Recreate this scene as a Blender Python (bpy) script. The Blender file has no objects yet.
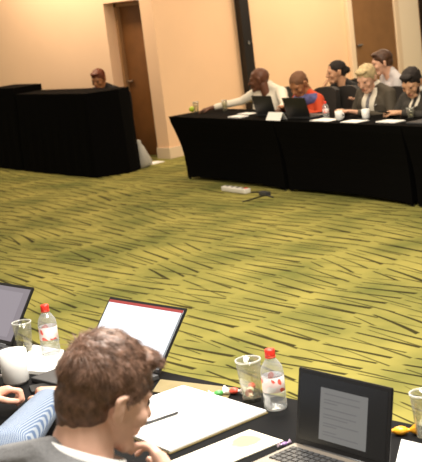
import bpy, bmesh, math, random
from mathutils import Vector, Matrix, Euler
from mathutils.bvhtree import BVHTree
from mathutils.noise import noise as pnoise
random.seed(7)
PI = math.pi
S = bpy.context.scene
COL = S.collection
R = math.radians

# ------------------------------------------------------------------ camera
PITCH, ROLL, YAW = R(11.1), R(6.9), R(47)
CAM_H = 2.0
rg = Vector((math.cos(YAW), math.sin(YAW), 0)); fg = Vector((-math.sin(YAW), math.cos(YAW), 0)); zz = Vector((0, 0, 1))
fw = fg*math.cos(PITCH) - zz*math.sin(PITCH)
up = fg*math.sin(PITCH) + zz*math.cos(PITCH)
cr = rg*math.cos(ROLL) - up*math.sin(ROLL)
cu = rg*math.sin(ROLL) + up*math.cos(ROLL)
cd = bpy.data.cameras.new('camera'); cam = bpy.data.objects.new('camera', cd); COL.objects.link(cam)
m = Matrix((cr, cu, -fw)).transposed().to_4x4(); m.translation = Vector((0, 0, CAM_H))
cam.matrix_world = m
cd.sensor_fit = 'HORIZONTAL'; cd.sensor_width = 36; cd.lens = 36*1200/422
cd.clip_start = .05; cd.clip_end = 100
cd.dof.use_dof = True; cd.dof.focus_distance = 4.6; cd.dof.aperture_fstop = 10
S.camera = cam
# ------------------------------------------------------------------ light
S.view_settings.view_transform = 'Standard'; S.view_settings.look = 'None'
S.view_settings.gamma = 1; S.view_settings.use_curve_mapping = False
S.view_settings.exposure = 0.0
w = bpy.data.worlds.new('room_ambient'); S.world = w; w.use_nodes = True
w.node_tree.nodes['Background'].inputs[0].default_value = (1.0, .83, .62, 1)
w.node_tree.nodes['Background'].inputs[1].default_value = .42

def area(name, loc, size, power, col, target=None, sy=None, spread=180):
    l = bpy.data.lights.new(name, 'AREA'); l.energy = power; l.color = col
    l.size = size; l.spread = R(spread)
    if sy: l.shape = 'RECTANGLE'; l.size_y = sy
    o = bpy.data.objects.new(name, l); COL.objects.link(o); o.location = loc
    if target is not None:
        o.rotation_euler = (Vector(target)-Vector(loc)).to_track_quat('-Z', 'Y').to_euler()
    return o
WARM = (1, .78, .56); MID = (1, .86, .66); NEU = (1, .95, .86)
area('ceiling_light_near', (-1.6, 2.4, 3.6), 1.6, 270, NEU)
area('ceiling_light_near_side', (-4.0, 3.6, 3.6), 1.4, 130, NEU)
area('ceiling_light_middle', (-5.6, 5.6, 3.6), 1.6, 165, MID)
area('ceiling_light_far', (-7.9, 7.6, 3.7), 1.4, 40, MID)
area('ceiling_light_table', (-7.2, 9.4, 3.6), 1.4, 60, WARM)
area('ceiling_light_corner', (-10.2, 9.9, 3.4), .6, 20, WARM)
area('wall_washer_side', (-13.0, 9.2, 3.5), 2.4, 105, WARM, target=(-13.0, 10.2, 1.2), sy=.4)
area('wall_washer_back', (-10.4, 13.0, 3.7), .5, 230, WARM, target=(-11.5, 13.0, 1.2), sy=5)

# ------------------------------------------------------------------ materials
def mat(name, col, rough=.6, metal=0, emit=None, es=0, trans=0, ior=1.45, alpha=1, noise=0, nscale=20, sheen=0, bump=0, spec=None):
    mt = bpy.data.materials.new(name); mt.use_nodes = True
    nt = mt.node_tree; b = nt.nodes['Principled BSDF']
    b.inputs['Base Color'].default_value = (*col, 1); b.inputs['Roughness'].default_value = rough
    b.inputs['Metallic'].default_value = metal; b.inputs['Transmission Weight'].default_value = trans
    b.inputs['IOR'].default_value = ior; b.inputs['Alpha'].default_value = alpha
    if spec is not None: b.inputs['Specular IOR Level'].default_value = spec
    if sheen: b.inputs['Sheen Weight'].default_value = sheen
    if emit: b.inputs['Emission Color'].default_value = (*emit, 1); b.inputs['Emission Strength'].default_value = es
    if noise or bump:
        tc = nt.nodes.new('ShaderNodeTexCoord'); n = nt.nodes.new('ShaderNodeTexNoise'); n.inputs['Scale'].default_value = nscale
        n.inputs['Detail'].default_value = 4
        nt.links.new(tc.outputs['Object'], n.inputs['Vector'])
        if noise:
            r = nt.nodes.new('ShaderNodeValToRGB')
            r.color_ramp.elements[0].position = .3; r.color_ramp.elements[1].position = .7
            r.color_ramp.elements[0].color = (*[c*(1-noise) for c in col], 1)
            r.color_ramp.elements[1].color = (*[min(1, c*(1+noise)) for c in col], 1)
            nt.links.new(n.outputs['Fac'], r.inputs['Fac']); nt.links.new(r.outputs['Color'], b.inputs['Base Color'])
        if bump:
            bp = nt.nodes.new('ShaderNodeBump'); bp.inputs['Strength'].default_value = bump; bp.inputs['Distance'].default_value = .01
            nt.links.new(n.outputs['Fac'], bp.inputs['Height']); nt.links.new(bp.outputs['Normal'], b.inputs['Normal'])
    return mt
M = {}
M['wall'] = mat('wall_paint', (.88, .59, .37), .8, noise=.03, nscale=1.5)
M['wall_side'] = mat('wall_paint_side', (.90, .63, .41), .8, noise=.03, nscale=1.2)
M['trim'] = mat('trim_paint', (.80, .64, .46), .5)
M['door'] = mat('door_wood', (.19, .078, .022), .45, noise=.12, nscale=6)
M['door_back'] = mat('door_wood_back', (.23, .115, .042), .5, noise=.08, nscale=5)
M['dark'] = mat('dark_metal', (.012, .009, .008), .4)
M['cloth'] = mat('black_stretch_cloth', (.0022, .002, .0019), .9, spec=.05)
M['cloth_near'] = mat('black_table_cloth', (.006, .006, .0065), .8, spec=.1)
M['blackp'] = mat('black_plastic', (.012, .012, .013), .4)
M['greyp'] = mat('dark_grey_plastic', (.05, .05, .052), .45)
M['keys'] = mat('key_plastic', (.02, .02, .022), .5)
M['silver'] = mat('silver_plastic', (.20, .17, .14), .35, metal=.3)
M['white'] = mat('white_paper', (.88, .86, .82), .7)
M['ceramic'] = mat('white_ceramic', (.86, .85, .82), .25)
def clear(name, tint, base, edge, milk):
    mt = bpy.data.materials.new(name); mt.use_nodes = True; nt = mt.node_tree; N = nt.nodes; L = nt.links
    N.remove(N['Principled BSDF']); out = N['Material Output']
    tr = N.new('ShaderNodeBsdfTransparent'); tr.inputs[0].default_value = (*tint, 1)
    gl = N.new('ShaderNodeBsdfGlossy'); gl.inputs['Roughness'].default_value = .12
    df = N.new('ShaderNodeBsdfDiffuse'); df.inputs[0].default_value = (.85, .85, .83, 1)
    lw = N.new('ShaderNodeLayerWeight'); lw.inputs['Blend'].default_value = .35
    mr = N.new('ShaderNodeMapRange'); mr.inputs['To Min'].default_value = base; mr.inputs['To Max'].default_value = edge
    L.new(lw.outputs['Facing'], mr.inputs[0])
    m0 = N.new('ShaderNodeMixShader'); m0.inputs[0].default_value = milk; L.new(gl.outputs[0], m0.inputs[1]); L.new(df.outputs[0], m0.inputs[2])
    m1 = N.new('ShaderNodeMixShader'); L.new(mr.outputs[0], m1.inputs[0]); L.new(tr.outputs[0], m1.inputs[1]); L.new(m0.outputs[0], m1.inputs[2])
    L.new(m1.outputs[0], out.inputs[0]); return mt
M['glass'] = clear('clear_glass', (.88, .87, .78), .07, .5, .35)
M['rim'] = clear('glass_rim', (.95, .95, .90), .35, .7, .7)
M['water'] = clear('bottle_water', (.88, .91, .93), .22, .75, .5)
M['red'] = mat('red_plastic', (.75, .035, .02), .4)
M['chair'] = mat('black_upholstery', (.015, .013, .011), .7, noise=.1)
M['chrome'] = mat('chrome', (.5, .5, .5), .25, metal=1)
M['khaki'] = mat('khaki_card', (.22, .17, .07), .6, noise=.1)
M['plastic_bag'] = mat('plastic_bag_film', (.52, .50, .45), .35, trans=.2, alpha=.8, bump=.6, nscale=14)
M['strip'] = mat('power_strip_plastic', (.8, .77, .7), .4)
M['sweet'] = mat('sweet_wrapper', (.8, .10, .06), .3)
M['sweet_green'] = mat('green_wrapper', (.08, .32, .08), .3)
M['sweet_white'] = mat('white_wrapper', (.85, .82, .78), .3)
M['orange'] = mat('orange_wrapper', (.9, .42, .03), .3)
M['lime'] = mat('lime_fruit', (.5, .62, .04), .4)
M['mouth'] = mat('lip_skin', (.35, .09, .06), .5)
M['eye'] = mat('eye_dark', (.02, .015, .012), .3)

def carpet():
    mt = bpy.data.materials.new('patterned_carpet'); mt.use_nodes = True
    nt = mt.node_tree; N = nt.nodes; L = nt.links; b = N['Principled BSDF']
    b.inputs['Roughness'].default_value = .95; b.inputs['Specular IOR Level'].default_value = .1
    tc = N.new('ShaderNodeTexCoord')
    mp = N.new('ShaderNodeMapping'); mp.inputs['Rotation'].default_value = (0, 0, R(9)); L.new(tc.outputs['Object'], mp.inputs['Vector'])
    sx = N.new('ShaderNodeSeparateXYZ'); L.new(mp.outputs[0], sx.inputs[0])
    def mth(op, a, c=None, d=None):
        n = N.new('ShaderNodeMath'); n.operation = op
        for i, v in enumerate((a, c, d)):
            if v is None: continue
            if isinstance(v, (int, float)): n.inputs[i].default_value = v
            else: L.new(v, n.inputs[i])
        return n.outputs[0]
    def wn(a, c):
        cb = N.new('ShaderNodeCombineXYZ')
        for i, v in enumerate((a, c)):
            if isinstance(v, (int, float)): cb.inputs[i].default_value = v
            else: L.new(v, cb.inputs[i])
        n = N.new('ShaderNodeTexWhiteNoise'); n.noise_dimensions = '2D'; L.new(cb.outputs[0], n.inputs['Vector']); return n.outputs['Value']
    u, v = sx.outputs[0], sx.outputs[1]
    def layer(seed, LEN, BAND, ROW, slope, wid, dark):
        band = mth('FLOOR', mth('ADD', mth('DIVIDE', v, BAND), seed*.37))
        bv = mth('ADD', mth('DIVIDE', v, BAND), seed*.37)
        uu = mth('ADD', mth('DIVIDE', u, LEN), mth('MULTIPLY', wn(band, seed), 7.3))
        c = mth('FLOOR', uu); fu = mth('SUBTRACT', uu, c)
        r1 = wn(mth('ADD', c, seed*3.1), band)
        sl = mth('MULTIPLY', mth('SUBTRACT', r1, .5), slope)
        # fan: lines converge slightly across the band
        fv = mth('SUBTRACT', mth('FRACT', bv), .5)
        r2 = mth('SUBTRACT', wn(band, mth('ADD', c, seed*5.7)), .5)
        fan = mth('ADD', 1.0, mth('MULTIPLY', mth('MULTIPLY', mth('SUBTRACT', fu, .5), r2), .55))
        vv = mth('ADD', mth('MULTIPLY', mth('MULTIPLY', fv, BAND), fan), mth('MULTIPLY', mth('SUBTRACT', fu, .5), mth('MULTIPLY', sl, LEN)))
        rw = mth('ADD', mth('DIVIDE', vv, ROW), mth('MULTIPLY', r1, 5.0))
        k = mth('FLOOR', rw); fr = mth('ABSOLUTE', mth('SUBTRACT', mth('SUBTRACT', rw, k), .5))
        # stroke gets wider towards its end, own start and width per row
        rr = wn(mth('ADD', k, seed), mth('ADD', c, mth('MULTIPLY', band, 17.0)))
        wd = mth('MULTIPLY', mth('ADD', .55, mth('MULTIPLY', fu, .45)), mth('MULTIPLY', mth('ADD', .6, mth('MULTIPLY', rr, .55)), wid/ROW))
        e = mth('DIVIDE', mth('SUBTRACT', wd, fr), .006/ROW)
        e = mth('MINIMUM', mth('MAXIMUM', e, 0.0), 1.0)
        st = mth('MINIMUM', mth('MULTIPLY', mth('MAXIMUM', mth('SUBTRACT', fu, mth('MULTIPLY', rr, .2)), 0.0), 25.0), 1.0)
        return mth('MULTIPLY', mth('MULTIPLY', e, st), dark)
    a = layer(1.0, .62, .80, .118, .40, .0175, .90)
    a2 = layer(4.0, .66, .60, .155, .36, .0125, .80)
    mask = mth('MAXIMUM', a, a2)
    nz = N.new('ShaderNodeTexNoise'); nz.inputs['Scale'].default_value = 1.6; nz.inputs['Detail'].default_value = 3
    L.new(tc.outputs['Object'], nz.inputs['Vector'])
    cr_ = N.new('ShaderNodeValToRGB'); L.new(nz.outputs['Fac'], cr_.inputs['Fac'])
    cr_.color_ramp.elements[0].position = .32; cr_.color_ramp.elements[1].position = .66
    cr_.color_ramp.elements[0].color = (.145, .152, .040, 1); cr_.color_ramp.elements[1].color = (.335, .295, .078, 1)
    mx = N.new('ShaderNodeMix'); mx.data_type = 'RGBA'
    L.new(mask, mx.inputs[0]); L.new(cr_.outputs[0], mx.inputs[6]); mx.inputs[7].default_value = (.014, .010, .004, 1)
    L.new(mx.outputs[2], b.inputs['Base Color'])
    n2 = N.new('ShaderNodeTexNoise'); n2.inputs['Scale'].default_value = 220; L.new(tc.outputs['Object'], n2.inputs['Vector'])
    bp = N.new('ShaderNodeBump'); bp.inputs['Strength'].default_value = .4; bp.inputs['Distance'].default_value = .004
    L.new(n2.outputs['Fac'], bp.inputs['Height']); L.new(bp.outputs[0], b.inputs['Normal'])
    return mt
M['carpet'] = carpet()

def stripes(name, c1, c2, scale, rot=(0, 0, 0)):
    mt = bpy.data.materials.new(name); mt.use_nodes = True; nt = mt.node_tree; b = nt.nodes['Principled BSDF']
    tc = nt.nodes.new('ShaderNodeTexCoord'); mp = nt.nodes.new('ShaderNodeMapping'); mp.inputs['Rotation'].default_value = rot
    wv = nt.nodes.new('ShaderNodeTexWave'); wv.inputs['Scale'].default_value = scale; wv.inputs['Distortion'].default_value = .6
    rp = nt.nodes.new('ShaderNodeValToRGB'); rp.color_ramp.elements[0].color = (*c1, 1); rp.color_ramp.elements[1].color = (*c2, 1)
    rp.color_ramp.elements[0].position = .35; rp.color_ramp.elements[1].position = .65
    nt.links.new(tc.outputs['Object'], mp.inputs[0]); nt.links.new(mp.outputs[0], wv.inputs[0]); nt.links.new(wv.outputs['Fac'], rp.inputs[0]); nt.links.new(rp.outputs[0], b.inputs['Base Color'])
    b.inputs['Roughness'].default_value = .8
    return mt

# ------------------------------------------------------------------ helpers
def link(name, me, m=None, parent=None, smooth=False):
    o = bpy.data.objects.new(name, me); COL.objects.link(o)
    if m: me.materials.append(m)
    if parent: o.parent = parent
    if smooth:
        for p in me.polygons: p.use_smooth = True
    return o
def from_bm(name, bm, m=None, parent=None, smooth=False):
    me = bpy.data.meshes.new(name); bmesh.ops.recalc_face_normals(bm, faces=bm.faces); bm.to_mesh(me); bm.free()
    return link(name, me, m, parent, smooth)
def tag(o, label, cat, group=None):
    o['label'] = label; o['category'] = cat
    if group: o['group'] = group
    return o
def struct(o): o['kind'] = 'structure'; return o
def thing(name, label, cat, loc=(0, 0, 0), rz=0, group=None):
    o = bpy.data.objects.new(name, None); COL.objects.link(o); o.location = loc; o.rotation_euler = (0, 0, rz)
    o.empty_display_size = .1
    return tag(o, label, cat, group)
def add_box(bm, c, s, rot=None, bevel=0):
    mtx = Matrix.Translation(c) @ (rot.to_4x4() if rot else Matrix()) @ Matrix.Diagonal((s[0], s[1], s[2], 1))
    g = bmesh.ops.create_cube(bm, size=1, matrix=mtx)
    if bevel:
        es = list({e for v in g['verts'] for e in v.link_edges})
        bmesh.ops.bevel(bm, geom=es, offset=bevel, segments=2, affect='EDGES', profile=.6)
def box(name, c, s, m, parent=None, rot=None, bevel=0):
    bm = bmesh.new(); add_box(bm, c, s, rot, bevel); return from_bm(name, bm, m, parent)
def add_lathe(bm, prof, c=(0, 0, 0), n=24, closed=False):
    rings = []
    for r, z in prof:
        rings.append([bm.verts.new((c[0]+r*math.cos(2*PI*i/n), c[1]+r*math.sin(2*PI*i/n), c[2]+z)) for i in range(n)])
    for a, b_ in zip(rings, rings[1:]):
        for i in range(n): bm.faces.new((a[i], a[(i+1) % n], b_[(i+1) % n], b_[i]))
    if closed:
        a, b_ = rings[-1], rings[0]
        for i in range(n): bm.faces.new((a[i], a[(i+1) % n], b_[(i+1) % n], b_[i]))
    else:
        bm.faces.new(rings[0][::-1]); bm.faces.new(rings[-1])
def lathe(name, prof, m, parent=None, c=(0, 0, 0), n=24, closed=False):
    bm = bmesh.new(); add_lathe(bm, prof, c, n, closed); return from_bm(name, bm, m, parent, True)
def add_tube(bm, pts, r, n=8):
    pts = [Vector(p) for p in pts]; rings = []
    rr = r if isinstance(r, (list, tuple)) else [r]*len(pts)
    for i, p in enumerate(pts):
        d = (pts[min(i+1, len(pts)-1)]-pts[max(i-1, 0)]).normalized()
        a = d.cross(Vector((0, 0, 1)))
        if a.length < .05: a = d.cross(Vector((0, 1, 0)))
        a.normalize(); b_ = d.cross(a)
        rings.append([bm.verts.new(p+(a*math.cos(2*PI*k/n)+b_*math.sin(2*PI*k/n))*rr[i]) for k in range(n)])
    for a, b_ in zip(rings, rings[1:]):
        for i in range(n): bm.faces.new((a[i], a[(i+1) % n], b_[(i+1) % n], b_[i]))
    bm.faces.new(rings[0][::-1]); bm.faces.new(rings[-1])
def tube(name, pts, r, m, parent=None, n=8):
    bm = bmesh.new(); add_tube(bm, pts, r, n); return from_bm(name, bm, m, parent, True)
def prism(name, poly, z0, z1, m, parent=None, bevel=0):
    bm = bmesh.new(); a = [bm.verts.new((x, y, z0)) for x, y in poly]; b_ = [bm.verts.new((x, y, z1)) for x, y in poly]
    bm.faces.new(a[::-1]); bm.faces.new(b_); n = len(poly)
    for i in range(n): bm.faces.new((a[i], a[(i+1) % n], b_[(i+1) % n], b_[i]))
    if bevel: bmesh.ops.bevel(bm, geom=list(bm.edges), offset=bevel, segments=2, affect='EDGES')
    return from_bm(name, bm, m, parent)
def copy_tree(o, parent=None):
    c = o.copy(); COL.objects.link(c); c.parent = parent
    for ch in list(o.children): copy_tree(ch, c)
    return c
# --- blob modelling: overlapping hulls, voxel-remeshed into one continuous surface
_ico = None
def ico():
    global _ico
    if _ico is None:
        bm = bmesh.new(); bmesh.ops.create_icosphere(bm, subdivisions=2, radius=1); _ico = [v.co.copy() for v in bm.verts]; bm.free()
    return _ico
def ball(c, r):
    c = Vector(c); return [c+v*r for v in ico()]
def cap(a, b_, ra, rb=None):
    return ball(a, ra)+ball(b_, ra if rb is None else rb)
def ell(c, r, rot=None):
    c = Vector(c); o = []
    for v in ico():
        q = Vector((v.x*r[0], v.y*r[1], v.z*r[2]))
        o.append(c+(rot @ q if rot else q))
    return o
def xf(prims, mtx): return [[mtx @ p for p in pr] for pr in prims]
def blob(name, prims, m, parent, voxel=.009, smooth=4, cut=None):
    bm = bmesh.new()
    for pts in prims:
        b2 = bmesh.new(); vs = [b2.verts.new(p) for p in pts]
        g = bmesh.ops.convex_hull(b2, input=vs)
        bad = [v for v in b2.verts if not v.link_faces]
        bmesh.ops.delete(b2, geom=bad, context='VERTS')
        bmesh.ops.recalc_face_normals(b2, faces=b2.faces)
        tmp = bpy.data.meshes.new('t'); b2.to_mesh(tmp); b2.free(); bm.from_mesh(tmp); bpy.data.meshes.remove(tmp)
    me = bpy.data.meshes.new(name); bm.to_mesh(me); bm.free()
    o = bpy.data.objects.new(name, me); COL.objects.link(o)
    md = o.modifiers.new('r', 'REMESH'); md.mode = 'VOXEL'; md.voxel_size = voxel; md.use_smooth_shade = True
    if smooth:
        s = o.modifiers.new('s', 'SMOOTH'); s.factor = .5; s.iterations = smooth
    dg = bpy.context.evaluated_depsgraph_get(); dg.update()
    nm = bpy.data.meshes.new_from_object(o.evaluated_get(dg)); nm.name = name
    bpy.data.objects.remove(o); bpy.data.meshes.remove(me)
    nm.materials.clear()
    if cut:
        b3 = bmesh.new(); b3.from_mesh(nm)
        bmesh.ops.delete(b3, geom=[v for v in b3.verts if cut(v.co)], context='VERTS'); b3.to_mesh(nm); b3.free()
    return link(name, nm, m, parent, True)
def decal(name, base, rows, m, parent, off=.005, th=.006, nx=6, back=False, sub=6):
    """patch lying on the front (+Y) of base; rows = [(z, x0, x1), ...]"""
    tree = BVHTree.FromPolygons([v.co.copy() for v in base.data.vertices], [tuple(p.vertices) for p in base.data.polygons])
    full = []
    for (z0, a0, b0), (z1, a1, b1) in zip(rows, rows[1:]):
        for k in range(sub):
            t = k/sub; full.append((z0+(z1-z0)*t, a0+(a1-a0)*t, b0+(b1-b0)*t))
    full.append(rows[-1])
    bm = bmesh.new(); grid = []
    last = .1
    for z, a, b_ in full:
        row = []
        for i in range(nx+1):
            x = a+(b_-a)*i/nx
            h = tree.ray_cast(Vector((x, 1.0, z)), Vector((0, -1, 0)))
            y = h[0].y if h[0] else last
            last = y
            row.append((x, y, z))
        grid.append(row)
    f = [[bm.verts.new((x, y+off, z)) for x, y, z in r] for r in grid]
    g = [[bm.verts.new((x, y+off-th, z)) for x, y, z in r] for r in grid]
    R_, C_ = len(f), nx+1
    for i in range(R_-1):
        for j in range(C_-1):
            bm.faces.new((f[i][j], f[i][j+1], f[i+1][j+1], f[i+1][j])); bm.faces.new((g[i][j], g[i+1][j], g[i+1][j+1], g[i][j+1]))
    for i in range(R_-1):
        bm.faces.new((f[i][0], f[i+1][0], g[i+1][0], g[i][0])); bm.faces.new((f[i][-1], g[i][-1], g[i+1][-1], f[i+1][-1]))
    for j in range(C_-1):
        bm.faces.new((f[0][j], g[0][j], g[0][j+1], f[0][j+1])); bm.faces.new((f[-1][j], f[-1][j+1], g[-1][j+1], g[-1][j]))
    return from_bm(name, bm, m, parent, True)

# ------------------------------------------------------------------ setting
FX0, FX1, FY0, FY1 = -17, 3.5, -3, 22
struct(prism('floor', [(FX0, FY0), (FX1, FY0), (FX1, FY1), (FX0, FY1)], -.1, 0, M['carpet']))
CXN, WY = -11.47, 10.15           # wall corner
WH = 3.9
# side wall (behind the lectern desk) with a recessed door
D0, D1 = -12.42, -11.70
REC = .22
struct(prism('wall_left', [(FX0, WY), (D0, WY), (D0, WY+.6), (FX0, WY+.6)], 0, WH, M['wall_side']))
struct(prism('wall_corner', [(D1, WY), (CXN, WY), (CXN, 22), (CXN-.23, 22), (D1, WY+.6)], 0, WH, M['wall']))
struct(box('wall_lintel', ((D0+D1)/2, WY+.3, (2.04+WH)/2), (D1-D0-.002, .6, WH-2.04), M['wall_side']))
d = struct(thing('door_1', 'x', 'door')); del d['label']; del d['category']
d.location = ((D0+D1)/2, WY+REC, 0)
box('door_panel', (0, .03, 1.01), (D1-D0-.1, .05, 2.02), M['door'], d, bevel=.004)
bm = bmesh.new()
for sx in (-1, 1): add_box(bm, (sx*((D1-D0)/2-.025), .0, 1.02), (.045, .1, 2.03))
add_box(bm, (0, 0, 2.0), (D1-D0-.01, .1, .05))
from_bm('door_frame', bm, mat('frame_brown', (.36, .2, .09), .5), d)
box('door_handle', (-.25, -.02, 1.0), (.12, .03, .02), M['chrome'], d, bevel=.004)
# baseboards
struct(box('baseboard_left', ((FX0+D0)/2, WY-.011, .065), (D0-FX0, .02, .13), M['trim'], bevel=.004))
struct(prism('baseboard_corner', [(D1, WY-.022), (CXN+.022, WY-.022), (CXN+.022, 13.85), (CXN+.001, 13.85), (CXN+.001, WY-.001), (D1, WY-.001)], 0, .14, M['trim']))
# back wall features (wall surface x = CXN, running along +Y)
x0 = CXN
t = struct(box('trim_1', (x0+.05, 11.70, WH/2), (.1, .17, WH), M['dark'], bevel=.005))
lt = box('latch', (x0+.105, 11.70, 1.30), (.02, .035, .05), M['chrome'], t, bevel=.004)
d2 = thing('door_2', 'x', 'door'); del d2['label']; del d2['category']; struct(d2)
d2.location = (x0, 14.49, 0)
box('door_panel', (.022, 0, 1.05), (.04, 1.0, 2.1), M['door_back'], d2, bevel=.004)
bm = bmesh.new()
for sy in (-1, 1): add_box(bm, (.035, sy*.56, 1.09), (.07, .11, 2.18), bevel=.01)
add_box(bm, (.035, 0, 2.15), (.07, 1.0, .09), bevel=.01)
from_bm('door_frame', bm, M['trim'], d2)
box('door_handle', (.06, -.4, 1.0), (.04, .12, .02), M['chrome'], d2, bevel=.004)
struct(box('trim_2', (x0+.04, 15.85, WH/2), (.08, .30, WH), M['dark'], bevel=.005))
struct(box('wall_pillar', (x0+.03, 15.36, WH/2), (.06, .5, WH), mat('pillar_paint', (.92, .80, .62), .7), bevel=.01))

# ------------------------------------------------------------------ stretch-covered tables
def stretch_table(name, L, W, h, label, loc, rz, m, group, flare=.11, fl=None, fr=None):
    fl = flare if fl is None else fl; fr = flare if fr is None else fr
    t = thing(name, label, 'table', loc, rz, group)
    # cover: rings from hem to top; the cloth is pinched in below the top corners
    bm = bmesh.new(); n = 16
    prof = [(0, 1), (.08, 1), (.2, .99), (.35, .93), (.5, .80), (.64, .60), (.78, .35), (.9, .12), (1.0, 0)]
    rings = []
    for tz, k in prof:
        ins = flare*k; hy = W/2-ins*.8; xa, xb = -L/2+fl*k, L/2-fr*k
        ring = []
        for s in range(4):
            c0 = [(xa, -hy), (xb, -hy), (xb, hy), (xa, hy)][s]; c1 = [(xb, -hy), (xb, hy), (xa, hy), (xa, -hy)][s]
            for i in range(n):
                a = i/n; x = c0[0]+(c1[0]-c0[0])*a; y = c0[1]+(c1[1]-c0[1])*a
                bow = math.sin(PI*a)*.025*k           # sides pulled inwards between the feet
                if s == 0: y += bow
                elif s == 1: x -= bow
                elif s == 2: y -= bow
                else: x += bow
                z = tz*h
                if tz == 0: z = .012+math.sin(PI*a)**.5*.035
                ring.append(bm.verts.new((x, y, z)))
        rings.append(ring)
    K = 4*n
    for a, b_ in zip(rings, rings[1:]):
        for i in range(K): bm.faces.new((a[i], a[(i+1) % K], b_[(i+1) % K], b_[i]))
    bm.faces.new(rings[-1])
    from_bm('stretch_cover', bm, m, t, False)
    for sx in (-1, 1):
        for sy in (-1, 1):
            x, y = (L/2-fr-.02 if sx > 0 else -L/2+fl+.02), sy*(W/2-flare*.8-.02)
            tube('leg', [(x, y, 0), (x, y, h-.03)], .014, M['greyp'], t)
    return t
TH = R(-11.5); P0 = Vector((-10.05, 8.98, 0)); U0 = Vector((math.cos(TH), math.sin(TH), 0)); N0 = Vector((-math.sin(TH), math.cos(TH), 0))
FT = .72
def far(u, o, z=0): q = P0+U0*u+N0*o; return Vector((q.x, q.y, z))
TL = [('left end one nearest the wall corner', .04, 2.03), ('middle one below the suited men', 2.04, 3.90), ('right-hand one cut by the picture edge', 3.91, 5.8)]
for lb, a, b_ in TL:
    stretch_table('covered_table', b_-a, .62, FT, 'black stretch-covered table on the far side, '+lb, far((a+b_)/2, .25), TH, M['cloth'], 'far row of black covered tables', .11, .11 if a < 1 else .03, .03)
NT = .74
for lb, a, b_ in (('left one under the cream mug and striped sleeve', -5.6, -3.72), ('middle one under the open pad and pen', -3.70, -1.80), ('right one under the white sheet beside the laptop', -1.78, .1)):
    stretch_table('covered_table', b_-a, .80, NT, 'black covered table in the foreground, '+lb, ((a+b_)/2, 2.17, 0), 0, M['cloth_near'], 'near row of black covered tables', .05)

# ------------------------------------------------------------------ draped desk on the left
t = thing('draped_desk', 'tall black draped corner desk standing before the left wall and brown door', 'desk', (-12.4, 9.2, 0))
def rel(pts): return [(x+12.4, y-9.2) for x, y in pts]
bm = bmesh.new()
def drape(bm, poly, z1, out=.03):
    n = len(poly); a = []; b_ = []
    cxm = sum(p[0] for p in poly)/n; cym = sum(p[1] for p in poly)/n
    cols = []
    for i in range(n):
        p, q = Vector(poly[i]), Vector(poly[(i+1) % n]); seg = max(2, int((q-p).length/.06))
        for k in range(seg): cols.append((p.lerp(q, k/seg), (q-p).normalized(), k/seg))
    rings = []
    for z, f in ((0.004, 1), (z1*.3, .75), (z1*.7, .3), (z1-.02, .05), (z1, 0)):
        ring = []
        for c, dr, a_ in cols:
            nrm = Vector((dr.y, -dr.x)); wv = math.sin((c.x*31+c.y*23))*.003*f
            o = out*f+wv
            if a_ == 0: o = out*f
            ring.append(bm.verts.new((c.x+nrm.x*o, c.y+nrm.y*o, z)))
        rings.append(ring)
    K = len(cols)
    for r0, r1 in zip(rings, rings[1:]):
        for i in range(K): bm.faces.new((r0[i], r0[(i+1) % K], r1[(i+1) % K], r1[i]))
    bm.faces.new(rings[-1])
drape(bm, rel([(-13.16, 9.09), (-11.38, 8.85), (-11.19, 9.20), (-11.25, 9.42), (-13.16, 9.52)]), 1.02)
from_bm('drape', bm, M['cloth'], t)
bm = bmesh.new()
drape(bm, rel([(-13.96, 9.22), (-13.20, 9.10), (-13.20, 9.55), (-13.96, 9.65)]), 1.10, .02)
tag(from_bm('draped_stand', bm, M['cloth']), 'taller black draped stand at the left edge beside the desk', 'stand').location = (-12.4, 9.2, 0)
# plastic bag on the floor
def bag():
    bm = bmesh.new(); n = 28
    prof = [(.02, .0), (.10, .003), (.125, .05), (.12, .12), (.095, .2), (.07, .27), (.05, .31), (.06, .35), (.03, .37)]
    rings = []
    for j, (r, z) in enumerate(prof):
        rings.append([bm.verts.new((r*(1+.16*pnoise(Vector((math.cos(2*PI*i/n)*2.3, math.sin(2*PI*i/n)*2.3, z*9))))*math.cos(2*PI*i/n),
                                    r*(1+.2*pnoise(Vector((math.sin(2*PI*i/n)*2.9, math.cos(2*PI*i/n)*2.9, z*9+4))))*math.sin(2*PI*i/n)*.75, z)) for i in range(n)])
    for a, b_ in zip(rings, rings[1:]):
        for i in range(n): bm.faces.new((a[i], a[(i+1) % n], b_[(i+1) % n], b_[i]))
    bm.faces.new(rings[0][::-1]); bm.faces.new(rings[-1]); return bm
o = tag(from_bm('plastic_bag', bag(), M['plastic_bag'], None, True), 'crumpled translucent plastic bag on the carpet beside the draped desk', 'bag'); o.location = (-11.30, 9.56, .001); o.rotation_euler = (0, R(-12), .4); o.scale = (.85, .9, .95)
def sheet(name, poly, z, m, label, cat, group=None, th=.002, parent=None):
    cx_ = sum(p[0] for p in poly)/len(poly); cy_ = sum(p[1] for p in poly)/len(poly)
    o = prism(name, [(x-cx_, y-cy_) for x, y in poly], 0, th, m); o.location = (cx_, cy_, z)
    return tag(o, label, cat, group)
sheet('floor_mat', [(-11.50, 9.72), (-11.34, 9.72), (-11.34, 9.92), (-11.50, 9.92)], .001, M['white'], 'small white sheet lying on the carpet by the wall corner', 'paper', th=.01)

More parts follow.
